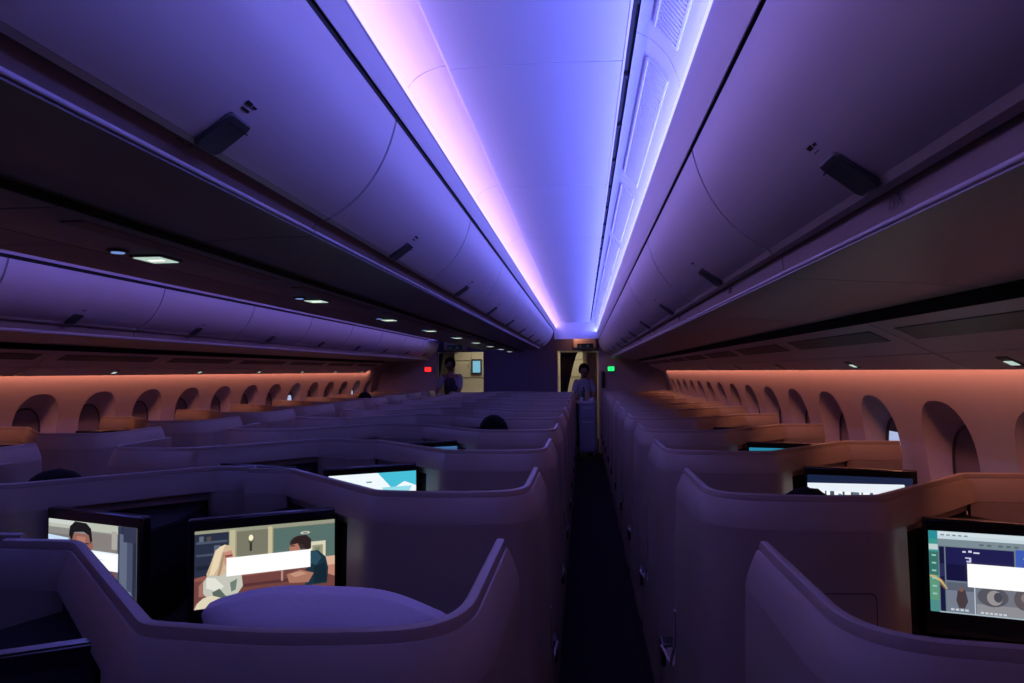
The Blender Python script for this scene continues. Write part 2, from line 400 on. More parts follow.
# ------------------------------------------------------------------ overhead bins
DOORR = bez((.297, .566), (.335, .385), (.478, .312), 12)
def bin_outboard(nm):
    e = empty('overhead_bin'); L = BIN-.006
    H = lambda pts: [(x, EYE+h) for x, h in pts]
    MB().sheet(H(DOORR), .004, L-.004, .012).build('door', M['bin'], e, smooth=40)
    rim = MB().sheet(H([(.478, .312), (.487, .300), (.496, .296)]), .004, L-.004, .012).build('door_edge', M['rim'], kids(e)[0], smooth=0)
    body = MB()
    body.prism(H([(.318, .55), (.345, .60), (1.20, .62), (1.36, .30), (1.365, .06), (.995, .21), (.53, .240), (.507, .243), (.500, .304), (.482, .330), (.36, .42)]), 0, L, 0, 'y')
    body.build('bin_body', M['recess'], e, smooth=0)
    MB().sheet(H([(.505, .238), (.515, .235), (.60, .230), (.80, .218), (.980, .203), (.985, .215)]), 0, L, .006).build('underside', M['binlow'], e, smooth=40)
    MB().tube([(.504, 0, EYE+.241), (.504, L, EYE+.241)], .005, 8).build('lip', M['lip'], e, smooth=60)
    return e
def latch(e, x, h, ang, L, num, sgn=1):
    # paddle latch: a rounded trapezoid plate hanging over the lower door edge
    lm = MB(); pts = [(-.040, .040), (-.034, .052), (.034, .052), (.040, .040), (.040, -.028), (.032, -.038), (-.032, -.038), (-.040, -.028)]
    lm.prism(pts, 0, .010)
    R = Matrix.Translation((x, L/2, EYE+h)) @ Matrix.Rotation(ang, 4, 'Y') @ Matrix.Rotation(math.pi/2 if sgn > 0 else -math.pi/2, 4, 'Z')
    # local x -> along y ; local y -> up the door ; local z -> out of the door
    ax = Vector((0, 1, 0)); up = Vector((-math.sin(ang), 0, math.cos(ang))); out = ax.cross(up)
    if (out.x > 0) == (sgn > 0): ax = -ax; out = ax.cross(up)
    T = Matrix(((ax.x, up.x, out.x, x), (ax.y, up.y, out.y, L/2), (ax.z, up.z, out.z, EYE+h), (0, 0, 0, 1)))
    o = lm.xf(T).build('latch', M['latch'], e, bevel=.004)
    MB().box((-.036, .034, .0142), (.036, .037, .0152)).xf(T).build('latch_line', M['black'], o, smooth=0)
    st = MB()
    st.box((-.022, .066, -.0005), (.004, .071, .0012)); st.box((-.024, .078, -.0015), (-.006, .086, .0008)); st.box((.0, .079, -.0015), (.012, .084, .0008))
    st.xf(T).build('placard', M['darkmark'], e, smooth=0)
    return T
def row_mark(e, x, h, num, sgn, L):
    T = Matrix.Translation((x, L/2-.015, EYE+h)) @ (Matrix.Rotation(math.radians(-90*sgn), 4, 'Z') @ Matrix.Rotation(math.radians(92 if sgn > 0 else 134), 4, 'X'))
    text_mesh('row_number', num, .026, T, M['darkmark'], e)
def place_bin_latch(e, sgn, x, h, slope, mxx, mh, num):
    latch(e, x, h, slope, BIN, num, sgn); row_mark(e, mxx, mh, num, sgn, BIN)
proto = bin_outboard('r')
nb = 11
def bins_side(s):
    for k in range(nb):
        y = 1.82-BIN*2+k*BIN
        e = empty('overhead_bin', (0, 0, 0))
        for ch in kids(proto):
            c = ch.copy(); COL.objects.link(c); c.parent = e
            for g in kids(ch): d = g.copy(); COL.objects.link(d); d.parent = c
        place_bin_latch(e, 1, .446, .318, math.radians(52), .5005, .268, str(22-k)+(' K' if s > 0 else ' A'))
        if s < 0: e.scale = (-1, 1, 1); e.location = (2*CX, y, 0)
        else: e.location = (0, y, 0)
        side = 'right' if s > 0 else 'left'
        if s > 0: lb = '%s overhead bin from the camera above the right window seats' % ORD[k]
        else: lb = '%s overhead bin from the camera above the left window seats' % ORD[k]
        tag(e, lb, 'overhead bin', 'overhead bins over the %s windows' % side)
bins_side(1); bins_side(-1)
for o in [proto]+kids(proto)+[g for c in kids(proto) for g in kids(c)]: bpy.data.objects.remove(o)
# centre bins: one carcass with a door to each aisle
def bin_centre():
    e = empty('overhead_bin'); L = BIN-.006
    H = lambda pts: [(x, EYE+h) for x, h in pts]
    D = bez((-.510, .686), (-.550, .505), (-.690, .432), 12)
    R = lambda pts: [(mx(x), h) for x, h in pts]
    for q, f in ((1, lambda p: p), (-1, R)):
        d = MB().sheet(H(f(D)), .004, L-.004, .012, 0, -q).build('door', M['bin'], e, smooth=40)
        MB().sheet(H(f([(-.690, .432), (-.702, .426)])), .004, L-.004, .012, 0, -q).build('door_edge', M['rim'], d, smooth=0)
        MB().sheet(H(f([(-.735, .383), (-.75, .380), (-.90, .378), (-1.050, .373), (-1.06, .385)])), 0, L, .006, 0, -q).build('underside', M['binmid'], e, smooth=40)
        x0 = f([(-.731, 0)])[0][0]
        MB().tube([(x0, 0, EYE+.387), (x0, L, EYE+.387)], .005, 8).build('lip', M['lip'], e, smooth=60)
    half = [(-.530, .690), (-.572, .55), (-.69, .452), (-.710, .428), (-.736, .390), (-1.055, .385)]
    MB().prism(H(half+R(half)[::-1]), 0, L, 0, 'y').build('bin_body', M['recess'], e, smooth=0)
    return e
proto = bin_centre()
for k in range(nb-1):
    y = 1.84-BIN*2+k*BIN
    e = empty('overhead_bin', (0, y, 0), '%s overhead bin from the camera hanging over the centre seats' % ORD[k], 'overhead bin', 'overhead bins over the centre seats')
    for ch in kids(proto):
        c = ch.copy(); COL.objects.link(c); c.parent = e
        for g in kids(ch): d = g.copy(); COL.objects.link(d); d.parent = c
    place_bin_latch(e, -1, -.660, .438, math.radians(-54), -.7215, .414, str(22-k)+' G')
for o in [proto]+kids(proto)+[g for c in kids(proto) for g in kids(c)]: bpy.data.objects.remove(o)

# service panels (grille, reading lamp) under the bins
def service_outboard():
    e = empty('passenger_service_unit'); L = BIN-.008; LC = .94
    MB().box((.994, 0, EYE+.160), (1.004, L, EYE+.222)).build('gap_seal', M['gap'], e, smooth=0)
    sl = lambda x: EYE+.168-.490*(x-1.0)
    T = lambda x0, x1, o=0: [(x0, sl(x0)+o), (x1, sl(x1)+o), (x1, sl(x1)+.012+o), (x0, sl(x0)+.012+o)]
    MB().prism(T(1.005, 1.236), 0, L, 0, 'y').build('panel', M['bin'], e, bevel=.002)
    MB().prism(T(1.240, 1.358), 0, L, 0, 'y').build('lamp_rail', M['bin'], e, bevel=.002)
    MB().prism(T(1.06, 1.135, -.003), .10, L-.10, 0, 'y').build('grille', M['latch'], e, bevel=.002)
    r = MB().prism(T(1.275, 1.335, -.004), LC-.03, LC+.03, 0, 'y').build('reading_lamp', M['latch'], e, bevel=.002)
    MB().prism(T(1.295, 1.318, -.006), LC-.022, LC+.022, 0, 'y').build('lens', M['read'], r, smooth=0)
    return e
pr = service_outboard(); c0 = True
for s in (1, -1):
    for k in range(nb):
        if (2.62-BIN*3 if s > 0 else 4.36-BIN*5)+k*BIN < -1.3: continue
        o = pr if c0 else copy_tree(pr); c0 = False
        y = (2.62 if s > 0 else 4.36)-BIN*(3 if s > 0 else 5)+k*BIN
        if s > 0 and y+.94 > 4:
            for c in kids(o):
                for g in kids(c):
                    if g.name.startswith('lens'): bpy.data.objects.remove(g)
            for c in kids(o):
                if c.name.startswith('reading_lamp'):
                    T2 = MB().prism([(1.285, EYE+.168-.49*.285-.006), (1.325, EYE+.168-.49*.325-.006), (1.325, EYE+.168-.49*.325+.006), (1.285, EYE+.168-.49*.285+.006)], .94-.022, .94+.022, 0, 'y').build('lens', M['off'], c, smooth=0)
        if s < 0: o.scale = (-1, 1, 1); o.location = (2*CX, y, 0)
        else: o.location = (0, y, 0); o.scale = (1, 1, 1)
        sd = 'right' if s > 0 else 'left'
        tag(o, '%s grey service panel from the camera with dark grille over the %s windows' % (ORD[k-(s < 0)], sd), 'service unit', 'service panels over the %s windows' % sd)
def service_centre():
    e = empty('passenger_service_unit'); L = BIN-.006
    H = lambda pts: [(x, EYE+h) for x, h in pts]
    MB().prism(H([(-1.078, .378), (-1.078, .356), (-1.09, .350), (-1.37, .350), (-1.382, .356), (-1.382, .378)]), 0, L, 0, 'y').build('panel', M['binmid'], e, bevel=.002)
    for q in (-1.082, -1.378): MB().box((q-.005, 0, EYE+.352), (q+.005, L, EYE+.371)).build('gap_seal', M['gap'], e, smooth=0)
    r = MB().box((-1.325, L/2-.058, EYE+.344), (-1.225, L/2+.058, EYE+.352)).build('lamp_bezel', M['latch'], e, bevel=.002)
    MB().box((-1.315, L/2-.050, EYE+.3415), (-1.235, L/2+.050, EYE+.346)).build('reading_lamp', M['read'], r, smooth=0)
    MB().box((-1.295, L/2-.010, EYE+.3405), (-1.25, L/2+.004, EYE+.342)).build('lamp_core', M['readcore'], r, smooth=0)
    sp = MB().lathe([(.028, .0), (.030, .006), (.022, .008)], (-1.30, L/2-.14, EYE+.343), 18).build('spot_lamp', M['latch'], e)
    MB().lathe([(.018, -.001), (.018, .004)], (-1.30, L/2-.14, EYE+.342), 16).build('spot_lens', M['spot'], sp, smooth=0)
    MB().box((-1.18, .12, EYE+.346), (-1.12, L-.12, EYE+.352)).build('grille', M['recess'], e, bevel=.002)
    return e
pr = service_centre()
for k in range(nb-1):
    o = pr if k == 0 else copy_tree(pr)
    o.location = (0, 1.90-BIN*2+k*BIN+.715, 0)
    tag(o, '%s service panel from the camera with square reading lamp under the centre bins' % ORD[k], 'service unit', 'service panels under the centre bins')

# ------------------------------------------------------------------ screen pictures: flat panels of light, (u,v) from the top left
def picture(items, name):
    mats, idx, polys = [], {}, []
    for rgb, pts in items:
        if rgb not in idx:
            idx[rgb] = len(mats); mats.append(glow('screen_%s_%d' % (name, len(mats)), rgb, 1.0))
        polys.append((idx[rgb], pts))
    return mats, polys
def R_(u0, v0, u1, v1): return [(u0, v0), (u1, v0), (u1, v1), (u0, v1)]
def E_(cu, cv, ru, rv, n=20, a=0):
    return [(cu+ru*math.cos(t)*math.cos(a)-rv*math.sin(t)*math.sin(a)*.56, cv+rv*math.sin(t)*math.cos(a)+ru*math.cos(t)*math.sin(a)*1.78) for t in [2*math.pi*i/n for i in range(n)]]
PIC = {}
def lerp(a, b, t): return tuple(int(x+(y-x)*t) for x, y in zip(a, b))
it = [((112, 122, 105), R_(0, 0, 1, 1)), ((150, 152, 130), R_(0, 0, 1, .05)), ((120, 118, 100), R_(.27, .05, .50, .6)), ((86, 110, 104), R_(.54, .06, 1, .7)),
      ((40, 46, 66), R_(0, .04, .23, .62)), ((74, 84, 104), R_(.01, .14, .22, .17)), ((70, 78, 96), R_(.01, .30, .22, .33)), ((30, 34, 48), R_(.01, .45, .22, .50)),
      ((96, 104, 120), R_(.03, .07, .06, .14)), ((82, 72, 70), R_(.08, .08, .11, .14)), ((90, 98, 120), R_(.13, .20, .17, .30)),
      ((190, 184, 150), R_(.235, .02, .275, .72)), ((160, 152, 122), R_(.275, .03, .285, .72)), ((196, 188, 150), R_(.505, .02, .535, .66)), ((160, 150, 120), R_(.535, .02, .543, .66)),
      ((50, 50, 46), R_(.375, .20, .392, .32)), ((90, 88, 70), R_(.365, .19, .402, .21)), ((250, 240, 205), E_(.384, .145, .016, .04)),
      ((216, 212, 184), R_(.80, .28, .93, .72)), ((150, 150, 122), R_(.83, .33, .91, .72)), ((120, 130, 110), R_(.85, .36, .89, .72)), ((216, 176, 150), R_(.93, .50, 1, .80)), ((190, 130, 110), R_(.94, .62, 1, .84)),
      ((112, 66, 62), [(0, .60), (.06, .58), (.30, .60), (.6, .60), (.8, .62), (1, .78), (1, 1), (0, 1)]), ((142, 84, 76), [(.0, .60), (.06, .58), (.30, .60), (.62, .60), (.62, .63), (.3, .64), (0, .64)]), ((86, 48, 50), R_(.30, .74, .78, .78)), ((180, 140, 124), R_(.60, .62, .615, .76)),
      ((160, 110, 100), [(.03, .70), (.07, .62), (.07, .84), (.03, .84)]),
      ((206, 182, 150), [(.20, .20), (.245, .22), (.265, .30), (.27, .40), (.22, .60), (.17, .66), (.09, .62), (.08, .56), (.11, .42), (.14, .26)]),
      ((232, 212, 178), [(.17, .22), (.21, .20), (.18, .32), (.16, .48), (.13, .58), (.10, .58), (.12, .42), (.14, .28)]), ((172, 140, 112), [(.19, .30), (.205, .30), (.19, .48), (.165, .62), (.15, .62)]),
      ((198, 138, 120), [(.20, .30), (.25, .28), (.262, .36), (.258, .46), (.22, .50), (.20, .44)]), ((120, 70, 66), [(.205, .34), (.255, .335), (.255, .36), (.205, .365)]),
      ((196, 196, 184), [(.09, .58), (.16, .60), (.25, .56), (.32, .62), (.33, .76), (.29, .86), (.10, .90), (.06, .80), (.06, .66)]), ((226, 226, 214), [(.08, .60), (.14, .62), (.20, .74), (.16, .80), (.08, .74)]), ((110, 126, 116), [(.24, .70), (.29, .66), (.28, .80), (.25, .82)]),
      ((90, 104, 96), [(.12, .80), (.17, .76), (.21, .86), (.26, .90), (.14, .93)]), ((222, 212, 186), [(.06, .86), (.12, .84), (.24, .92), (.28, .99), (0, .995), (.02, .92)]), ((186, 160, 140), [(.20, .90), (.30, .90), (.34, .96), (.24, .97)]),
      ((60, 46, 44), E_(.74, .27, .078, .095)), ((44, 32, 32), [(.67, .27), (.70, .20), (.78, .17), (.82, .24), (.82, .36), (.78, .40), (.76, .30)]), ((176, 118, 98), [(.66, .30), (.72, .28), (.74, .36), (.74, .44), (.66, .44)]), ((70, 44, 40), R_(.665, .30, .70, .315)), ((200, 204, 190), E_(.775, .145, .035, .02)), ((120, 128, 116), E_(.775, .147, .02, .012)),
      ((26, 50, 62), [(.80, .40), (.87, .40), (.93, .50), (.95, .66), (.94, .86), (.78, .86), (.76, .70), (.80, .60)]), ((44, 76, 92), [(.81, .41), (.86, .41), (.90, .50), (.86, .60), (.81, .56)]), ((20, 38, 50), [(.84, .62), (.93, .58), (.94, .84), (.84, .84)]), ((170, 116, 98), [(.64, .68), (.74, .64), (.84, .70), (.80, .82), (.66, .80)]), ((196, 146, 124), [(.66, .68), (.74, .66), (.79, .70), (.70, .73)]),
      ((255, 255, 255), R_(.215, .375, .815, .615))]
PIC['romance'] = picture(it, 'film')
it = [((118, 116, 118), R_(0, 0, 1, 1)), ((186, 192, 178), R_(0, 0, .82, .13)), ((205, 210, 205), R_(0, .0, .30, .06)), ((140, 138, 134), R_(0, .11, .8, .2)), ((132, 126, 124), R_(.50, .13, .78, .4)), ((170, 168, 160), R_(.73, .08, .79, .32)),
      ((200, 222, 248), [(0, .22), (.24, .24), (.28, .36), (.3, .44), (0, .44)]), ((70, 110, 176), R_(.15, .30, .19, .37)), ((40, 46, 66), R_(.80, 0, 1, 1)), ((52, 60, 84), R_(.80, 0, .84, 1)), ((96, 106, 128), R_(.82, .10, .90, .9)), ((70, 78, 104), R_(.90, .20, .96, .95)), ((50, 54, 78), R_(.86, .0, 1, .2)),
      ((146, 100, 88), [(.28, .16), (.50, .16), (.51, .34), (.49, .46), (.44, .60), (.34, .60), (.29, .46)]), ((178, 122, 106), [(.34, .20), (.44, .20), (.44, .60), (.36, .60)]), ((150, 96, 84), E_(.515, .31, .014, .05)),
      ((24, 22, 26), [(.25, .20), (.26, .08), (.32, .0), (.45, .01), (.505, .08), (.52, .24), (.50, .28), (.48, .17), (.42, .13), (.31, .15), (.285, .27)]),
      ((30, 24, 26), [(.31, .275), (.38, .285), (.38, .30), (.31, .295)]), ((30, 24, 26), [(.41, .285), (.485, .275), (.485, .292), (.41, .302)]), ((60, 46, 48), R_(.325, .305, .37, .33)), ((60, 46, 48), R_(.42, .305, .465, .33)),
      ((56, 48, 66), [(0, .62), (.34, .56), (.5, .56), (.80, .70), (.80, 1), (0, 1)]), ((66, 58, 74), [(.5, .60), (.7, .66), (.80, .78), (.80, 1), (.56, 1)]), ((112, 82, 86), R_(.72, .60, .80, .70)), ((120, 130, 160), E_(.93, .90, .03, .06)),
      ((235, 246, 255), [(.27, .365), (.81, .365), (.81, .61), (.27, .61)]), ((255, 255, 255), R_(.30, .39, .80, .60)), ((206, 222, 236), R_(.46, .47, .66, .48))]
PIC['portrait'] = picture(it, 'face')
it = [((104, 118, 134), R_(0, 0, 1, 1)), ((196, 212, 220), R_(0, 0, 1, .095)), ((208, 222, 228), R_(.06, .01, .6, .05)), ((122, 138, 146), R_(.05, .095, 1, .18)),
      ((40, 140, 150), R_(0, 0, .055, .10)), ((60, 150, 140), R_(0, .10, .055, .26)), ((190, 208, 206), R_(0, .165, .055, .235)), ((52, 112, 104), R_(0, .26, .055, .55)), ((90, 150, 120), R_(0, .55, .055, .86)), ((74, 140, 136), R_(0, .86, .055, 1)),
      ((20, 24, 60), R_(.062, .19, .092, 1)), ((40, 44, 84), R_(.062, .40, .092, .56)), ((120, 86, 70), [(.062, .58), (.09, .62), (.09, .72), (.062, .66)]),
      ((28, 28, 78), R_(.10, .19, .50, .60)), ((18, 18, 60), R_(.10, .40, .50, .60)), ((60, 90, 180), R_(.51, .17, .80, .50)), ((40, 96, 190), R_(.81, .17, 1, .50)), ((100, 190, 90), E_(.62, .27, .07, .03)), ((60, 60, 120), E_(.60, .35, .05, .04)),
      ((116, 124, 140), R_(.10, .62, .265, .985)), ((88, 96, 112), R_(.10, .62, .265, .72)), ((70, 60, 66), [(.165, .72), (.21, .70), (.225, .84), (.205, .93), (.17, .93), (.155, .84)]), ((120, 92, 84), E_(.187, .70, .014, .03)),
      ((112, 116, 128), R_(.275, .62, .70, .985)), ((140, 140, 146), R_(.275, .86, .70, .985)), ((84, 84, 94), E_(.37, .76, .09, .12)), ((150, 144, 146), E_(.38, .77, .045, .09)), ((70, 72, 84), E_(.40, .76, .025, .06)), ((90, 84, 90), E_(.55, .76, .06, .13)), ((132, 118, 118), E_(.56, .74, .03, .06)),
      ((76, 82, 96), R_(.71, .62, 1, .985)), ((120, 104, 108), E_(.83, .78, .08, .12)), ((170, 186, 196), R_(.055, .985, 1, 1.0)), ((190, 200, 210), R_(.262, .62, .268, .985)), ((196, 206, 214), R_(.262, .60, .7, .608)),
      ((196, 176, 120), [(0, .545), (.03, .55), (.07, .60), (.105, .70), (.10, .71), (.06, .62), (0, .565)]),
      ((206, 210, 232), R_(.20, .225, .22, .245)), ((206, 210, 232), R_(.235, .215, .255, .24)), ((206, 210, 232), R_(.265, .23, .30, .248)), ((190, 196, 230), R_(.215, .30, .25, .315)), ((190, 196, 230), R_(.238, .315, .25, .36)), ((190, 196, 230), R_(.222, .34, .238, .36)),
      ((30, 50, 50), [(.60, .035), (.63, .055), (.66, .05), (.64, .08), (.62, .065)]), ((255, 255, 255), R_(.225, .375, .99, .66))]
for q in range(6): it.append(((150, 196, 190), R_(.014, .29+q*.095, .04, .31+q*.095)))
for q in range(5): it.append(((90, 104, 112), R_(.30+q*.045+(.02 if q > 1 else 0), .125, .325+q*.045+(.02 if q > 1 else 0), .15)))
for q in range(4): it.append(((196, 204, 214), R_(.12+q*.028, .935, .14+q*.028, .96)))
for q in range(6): it.append(((196, 204, 214), R_(.295+q*.026, .945, .313+q*.026, .968)))
for q in range(5): it.append(((110, 130, 140), R_(.07+q*.035, .03, .092+q*.035, .045)))
PIC['menu'] = picture(it, 'menu')
it = [((30, 60, 110), R_(0, 0, 1, .38)), ((255, 255, 255), R_(0, .38, 1, 1))]
it = [((20, 34, 64), R_(0, 0, 1, .16)), ((232, 240, 248), [(0, .16), (.92, .12), (.95, .3), (.95, 1), (0, 1)]), ((250, 252, 255), R_(0.03, .3, .94, 1))]
for u, wd in ((.17, .015), (.22, .04), (.34, .02), (.42, .05), (.52, .015), (.60, .03), (.70, .02), (.76, .015), (.84, .03)): it.append(((60, 80, 100), R_(u, .30, u+wd, .62)))
it.append(((60, 130, 170), R_(.30, .34, .33, .5))); it.append(((96, 110, 120), R_(.44, .30, .50, .75)))
PIC['bright'] = picture(it, 'bright')
it = [((240, 250, 255), R_(0, 0, 1, 1)), ((70, 190, 215), [(.55, 0), (1, 0), (1, .3), (.86, .2), (.72, .34)]), ((150, 220, 235), [(.60, .30), (.95, .30), (.90, .46), (.66, .52)]), ((90, 120, 130), R_(.30, .22, .34, .27)), ((120, 150, 160), R_(.42, .16, .48, .19)), ((130, 160, 150), E_(.40, .6, .12, .1)), ((40, 60, 70), R_(.74, .42, .77, .50)), ((180, 226, 240), [(.1, .7), (.6, .55), (.9, .8), (.4, .95)])]
PIC['map'] = picture(it, 'map')
PIC['blue'] = picture([((110, 160, 215), R_(0, 0, 1, 1)), ((60, 100, 150), R_(0, 0, 1, .12)), ((200, 225, 240), R_(.1, .3, .8, .5))], 'blue')
PIC['teal'] = picture([((36, 130, 160), R_(0, 0, 1, 1)), ((60, 170, 190), R_(.05, .1, .5, .4)), ((24, 90, 120), R_(.55, .2, .95, .8))], 'teal')

# ------------------------------------------------------------------ seats
def seat_proto(kind, sx, name='suite_seat'):
    W = {'window': 1.172, 'centre': 1.08, 'centre_left': 1.08}[kind]
    e = empty(name)
    T = Matrix.Identity(4)
    P = [(0, .495), (0, -.03), (.27, -.07), (.478, -.05), (.925, .395), (W, .395)]
    TD = {'window': .15, 'centre': .18, 'centre_left': .18}[kind]
    full = fillet(P, [0, .15, .08, .035, .025, 0], 8)
    # body path stops on the diagonal where the screen niche opens
    D = (.478+.447*TD, -.05+.445*TD)
    bodyp = fillet(P[:4]+[D], [0, .15, .08, .035, 0], 8)
    bt = 1.112
    b = MB().sweep(bodyp, [(.018, .07), (.024, .35), (.019, .8), (.0155, 1.0), (.013, bt), (-.03, bt), (-.03, .07)])
    b.mirror(sx).build('shell', M['shell'], e, smooth=40)
    r = MB().sweep(full, [(.0135, bt), (.010, bt+.020), (.001, 1.157), (-.008, 1.178), (-.0115, 1.184), (-.015, 1.184), (-.0155, 1.192), (-.018, 1.200), (-.022, 1.202), (-.031, 1.202), (-.035, 1.199), (-.036, 1.190), (-.036, 1.08), (-.015, 1.08), (-.015, bt)])
    rim = r.mirror(sx).build('rim', M['shell'], e, smooth=32)
    # moulding joints across the rim
    js = MB()
    for (px_, py_), (qx, qy) in (((.425, -.02), (.425+.03, -.02-.05)),):
        pass
    # niche behind the screen: dark back wall, then the pale column beside the partition
    dx, dy = D
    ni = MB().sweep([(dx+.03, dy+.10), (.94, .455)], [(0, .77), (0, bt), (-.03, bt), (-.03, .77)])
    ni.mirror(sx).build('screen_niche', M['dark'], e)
    ce = MB().prism([(.915, .382), (W-.002, .382), (W-.002, .45), (.94, .45)], .77, bt-.001); ce.mirror(sx).build('column', M['shell'], e, bevel=.004)
    co = MB().prism([(dx+.012, dy+.04), (dx+.03, -.04), (.655, -.12), (W-.003, -.165), (W-.003, .44), (.88, .44)], .07, .775)
    co.mirror(sx).build('console', M['shell'], e, bevel=.010)
    MB().prism([(.67, -.135), (W-.08, -.170), (W-.08, -.14), (.67, -.11)], .18, .52).mirror(sx).build('footwell', M['dark'], e, bevel=.004)
    # screen unit
    a, c = {'window': (Vector((.630, .050)), Vector((1.020, -.055))), 'centre': (Vector((.632, .085)), Vector((.978, -.115))), 'centre_left': (Vector((.600, -.010)), Vector((.985, -.135)))}[kind]; d = (c-a).normalized(); n = Vector((d.y, -d.x))   # n: towards the passenger
    if n.y > 0: n = -n
    def Q(u, o): q = a+d*u+n*o; return (q.x, q.y)
    L = (c-a).length
    mon = MB().prism([Q(-.012, 0), Q(L+.018, 0), Q(L+.018, -.035), Q(-.012, -.035)], .805, 1.125).mirror(sx).build('monitor', M['bezel'], e, bevel=.006, bseg=3)
    hs = MB().prism([Q(-.012, -.03), Q(L-.01, -.03), Q(L-.06, -.20), (.90, .40), (.83, .39), (dx+.022, dy+.085), (dx+.022, dy+.045)], .79, 1.072).mirror(sx).build('monitor_housing', M['void'], e, bevel=.008)
    # side wall of the niche towards the aisle
    MB().prism([(dx-.012, dy-.012), (dx+.002, dy+.002), (dx+.016, dy+.085), (dx-.006, dy+.07)], .775, bt).mirror(sx).build('niche_jamb', M['shell'], e, bevel=.003)
    e['screen'] = 1
    e.id_properties_ensure()
    # aisle side panel: falls in a curve to the low sill
    cv = [(.40, 1.09), (.455, 1.10), (.472, 1.07)]+bez((.482, .98), (.50, .50), (.64, .44), 10)+[(.93, .415), (1.0, .40), (1.005, .06), (.40, .06)]
    sp = MB().prism([(p[0]+.012, p[1]) for p in cv], -.014, .028, 0, 'x').mirror(sx).build('side_panel', M['shell'], e, bevel=.008, bseg=3)
    am = MB().prism([(.90, .43), (.99, .43), (1.01, .41), (1.01, .345), (.98, .32), (.90, .34)], -.030, .05, 0, 'x').mirror(sx).build('armrest_cap', M['black'], e, bevel=.008, bseg=3)
    MB().tube([(-.022, .50, .70), (-.022, .55, .55), (-.022, .66, .450), (-.024, .80, .432), (-.030, .90, .425)], .006, 8).mirror(sx).build('sill_trim', M['rim'], e)
    # recessed plate behind the headrest
    pl = MB(); pl.box((.062, -.016, 1.086), (.112, .01, 1.122)); 
    pl.xf(Matrix.Translation((0, 0, 0)))
    T = Matrix.Translation((.110, -.0370, 0)) @ Matrix.Rotation(math.radians(-22), 4, 'Z')
    q = MB().box((-.025, -.0045, 1.088), (.025, .006, 1.120)).xf(T).mirror(sx).build('seat_plate', M['plate'], e, bevel=.003)
    mk = MB(); mk.box((-.008, -.0055, 1.090), (-.002, -.004, 1.104)); mk.box((.004, -.0055, 1.108), (.018, -.004, 1.111)); mk.box((.007, -.0055, 1.098), (.014, -.004, 1.103)); mk.box((-.018, -.0055, 1.106), (-.010, -.004, 1.112))
    mk.xf(T).mirror(sx).build('plate_marks', M['mark'], q, smooth=0)
    # storage flap outline on the back
    T = Matrix.Translation((.36, -.0765, 0)) @ Matrix.Rotation(math.radians(4), 4, 'Z')
    fl = MB(); 
    o_ = fillet([(-.085, .72), (-.085, .95), (.078, .95), (.078, .72)], [0, .02, .02, 0], 4)
    i_ = fillet([(-.0825, .72), (-.0825, .9475), (.0755, .9475), (.0755, .72)], [0, .018, .018, 0], 4)
    nn = len(o_); fl.add([(x, -.005, z) for x, z in o_]+[(x, -.005, z) for x, z in i_], [(i, i+1, nn+i+1, nn+i) for i in range(nn-1)])
    if kind == 'window': fl.xf(T).mirror(sx).build('flap_outline', M['dark'], e, smooth=0, recalc=False)
    # interior: cushion, back, headrest, armrest, ottoman (passenger looks towards the screen)
    RT = Matrix.Translation((.315, .23, 0)) @ Matrix.Rotation(math.radians(-30), 4, 'Z')
    MB().box((-.23, .06, .30), (.21, .56, .46)).xf(RT).mirror(sx).build('seat_cushion', M['fabric'], e, bevel=.035, bseg=4)
    MB().prism([(-.06, .42), (.07, .42), (-.02, 1.10), (-.09, 1.10)], -.20, .19, 0, 'x').xf(RT).mirror(sx).build('seat_back', M['fabric'], e, bevel=.025, bseg=4)
    MB().prism([(-.015, .88), (.04, .90), (.025, 1.08), (-.035, 1.10)], -.14, .13, 0, 'x').xf(RT).mirror(sx).build('headrest', M['leather'], e, bevel=.02, bseg=4)
    MB().box((W-.36, .52, .40), (W-.06, .88, .66)).mirror(sx).build('side_cabinet', M['shell'], e, bevel=.02)
    MB().box((.045, .50, .30), (.11, .90, .62)).mirror(sx).build('armrest', M['leather'], e, bevel=.02)
    MB().box((.10, .10, .05), (.60, .60, .30)).mirror(sx).build('seat_base', M['dark'], e, bevel=.01)
    del e['screen']
    return e, (Q, L, mon)
def add_screen(monobj, geo, sx, pic):
    Q, L, _ = geo
    z0, z1 = .868, 1.092
    def P(u, v, o): x, y = Q(L*u if sx > 0 else L*(1-u), o); return (x*sx, y, z1-(z1-z0)*v)
    b = MB()
    if pic == 'off':
        b.add([P(0, 0, .002), P(1, 0, .002), P(1, 1, .002), P(0, 1, .002)], [(0, 1, 2, 3)]); mats = [M['off']]
    else:
        mats, polys = PIC[pic]
        for i, (mi, pts) in enumerate(polys):
            b.add([P(min(1, max(0, u)), min(1, max(0, v)), .0008+i*.00012) for u, v in pts], [tuple(range(len(pts)))], mi)
    o = b.build('screen', mats, monobj, smooth=0, recalc=False)
    if pic != 'off': o['label'] = {'romance': 'lit screen with a couple talking', 'portrait': "lit screen with a dark haired man's face", 'menu': 'lit screen with a film menu', 'bright': 'bright white screen', 'map': 'pale blue map screen', 'blue': 'dim blue screen', 'teal': 'teal screen'}[pic]
    return o
COLS = {   # name: (aisle edge x, mirror, first base y, kind, rows, lit screens by row)
 'rw': (.335, 1, .985, 'window', range(0, 11), {1: 'menu', 2: 'bright', 3: 'teal'}),
 'rc': (-.15, -1, .99, 'centre', range(0, 11), {1: 'romance', 2: 'map', 3: 'blue'}),
 'lc': (-2.31, 1, 1.04, 'centre_left', range(0, 11), {1: 'portrait'}),
 'lw': (-2.795, -1, .72, 'window', range(2, 12), {}),
}
WHERE = {'rw': 'right window column', 'rc': 'centre block by the right aisle', 'lc': 'centre block by the left aisle', 'lw': 'left window column'}
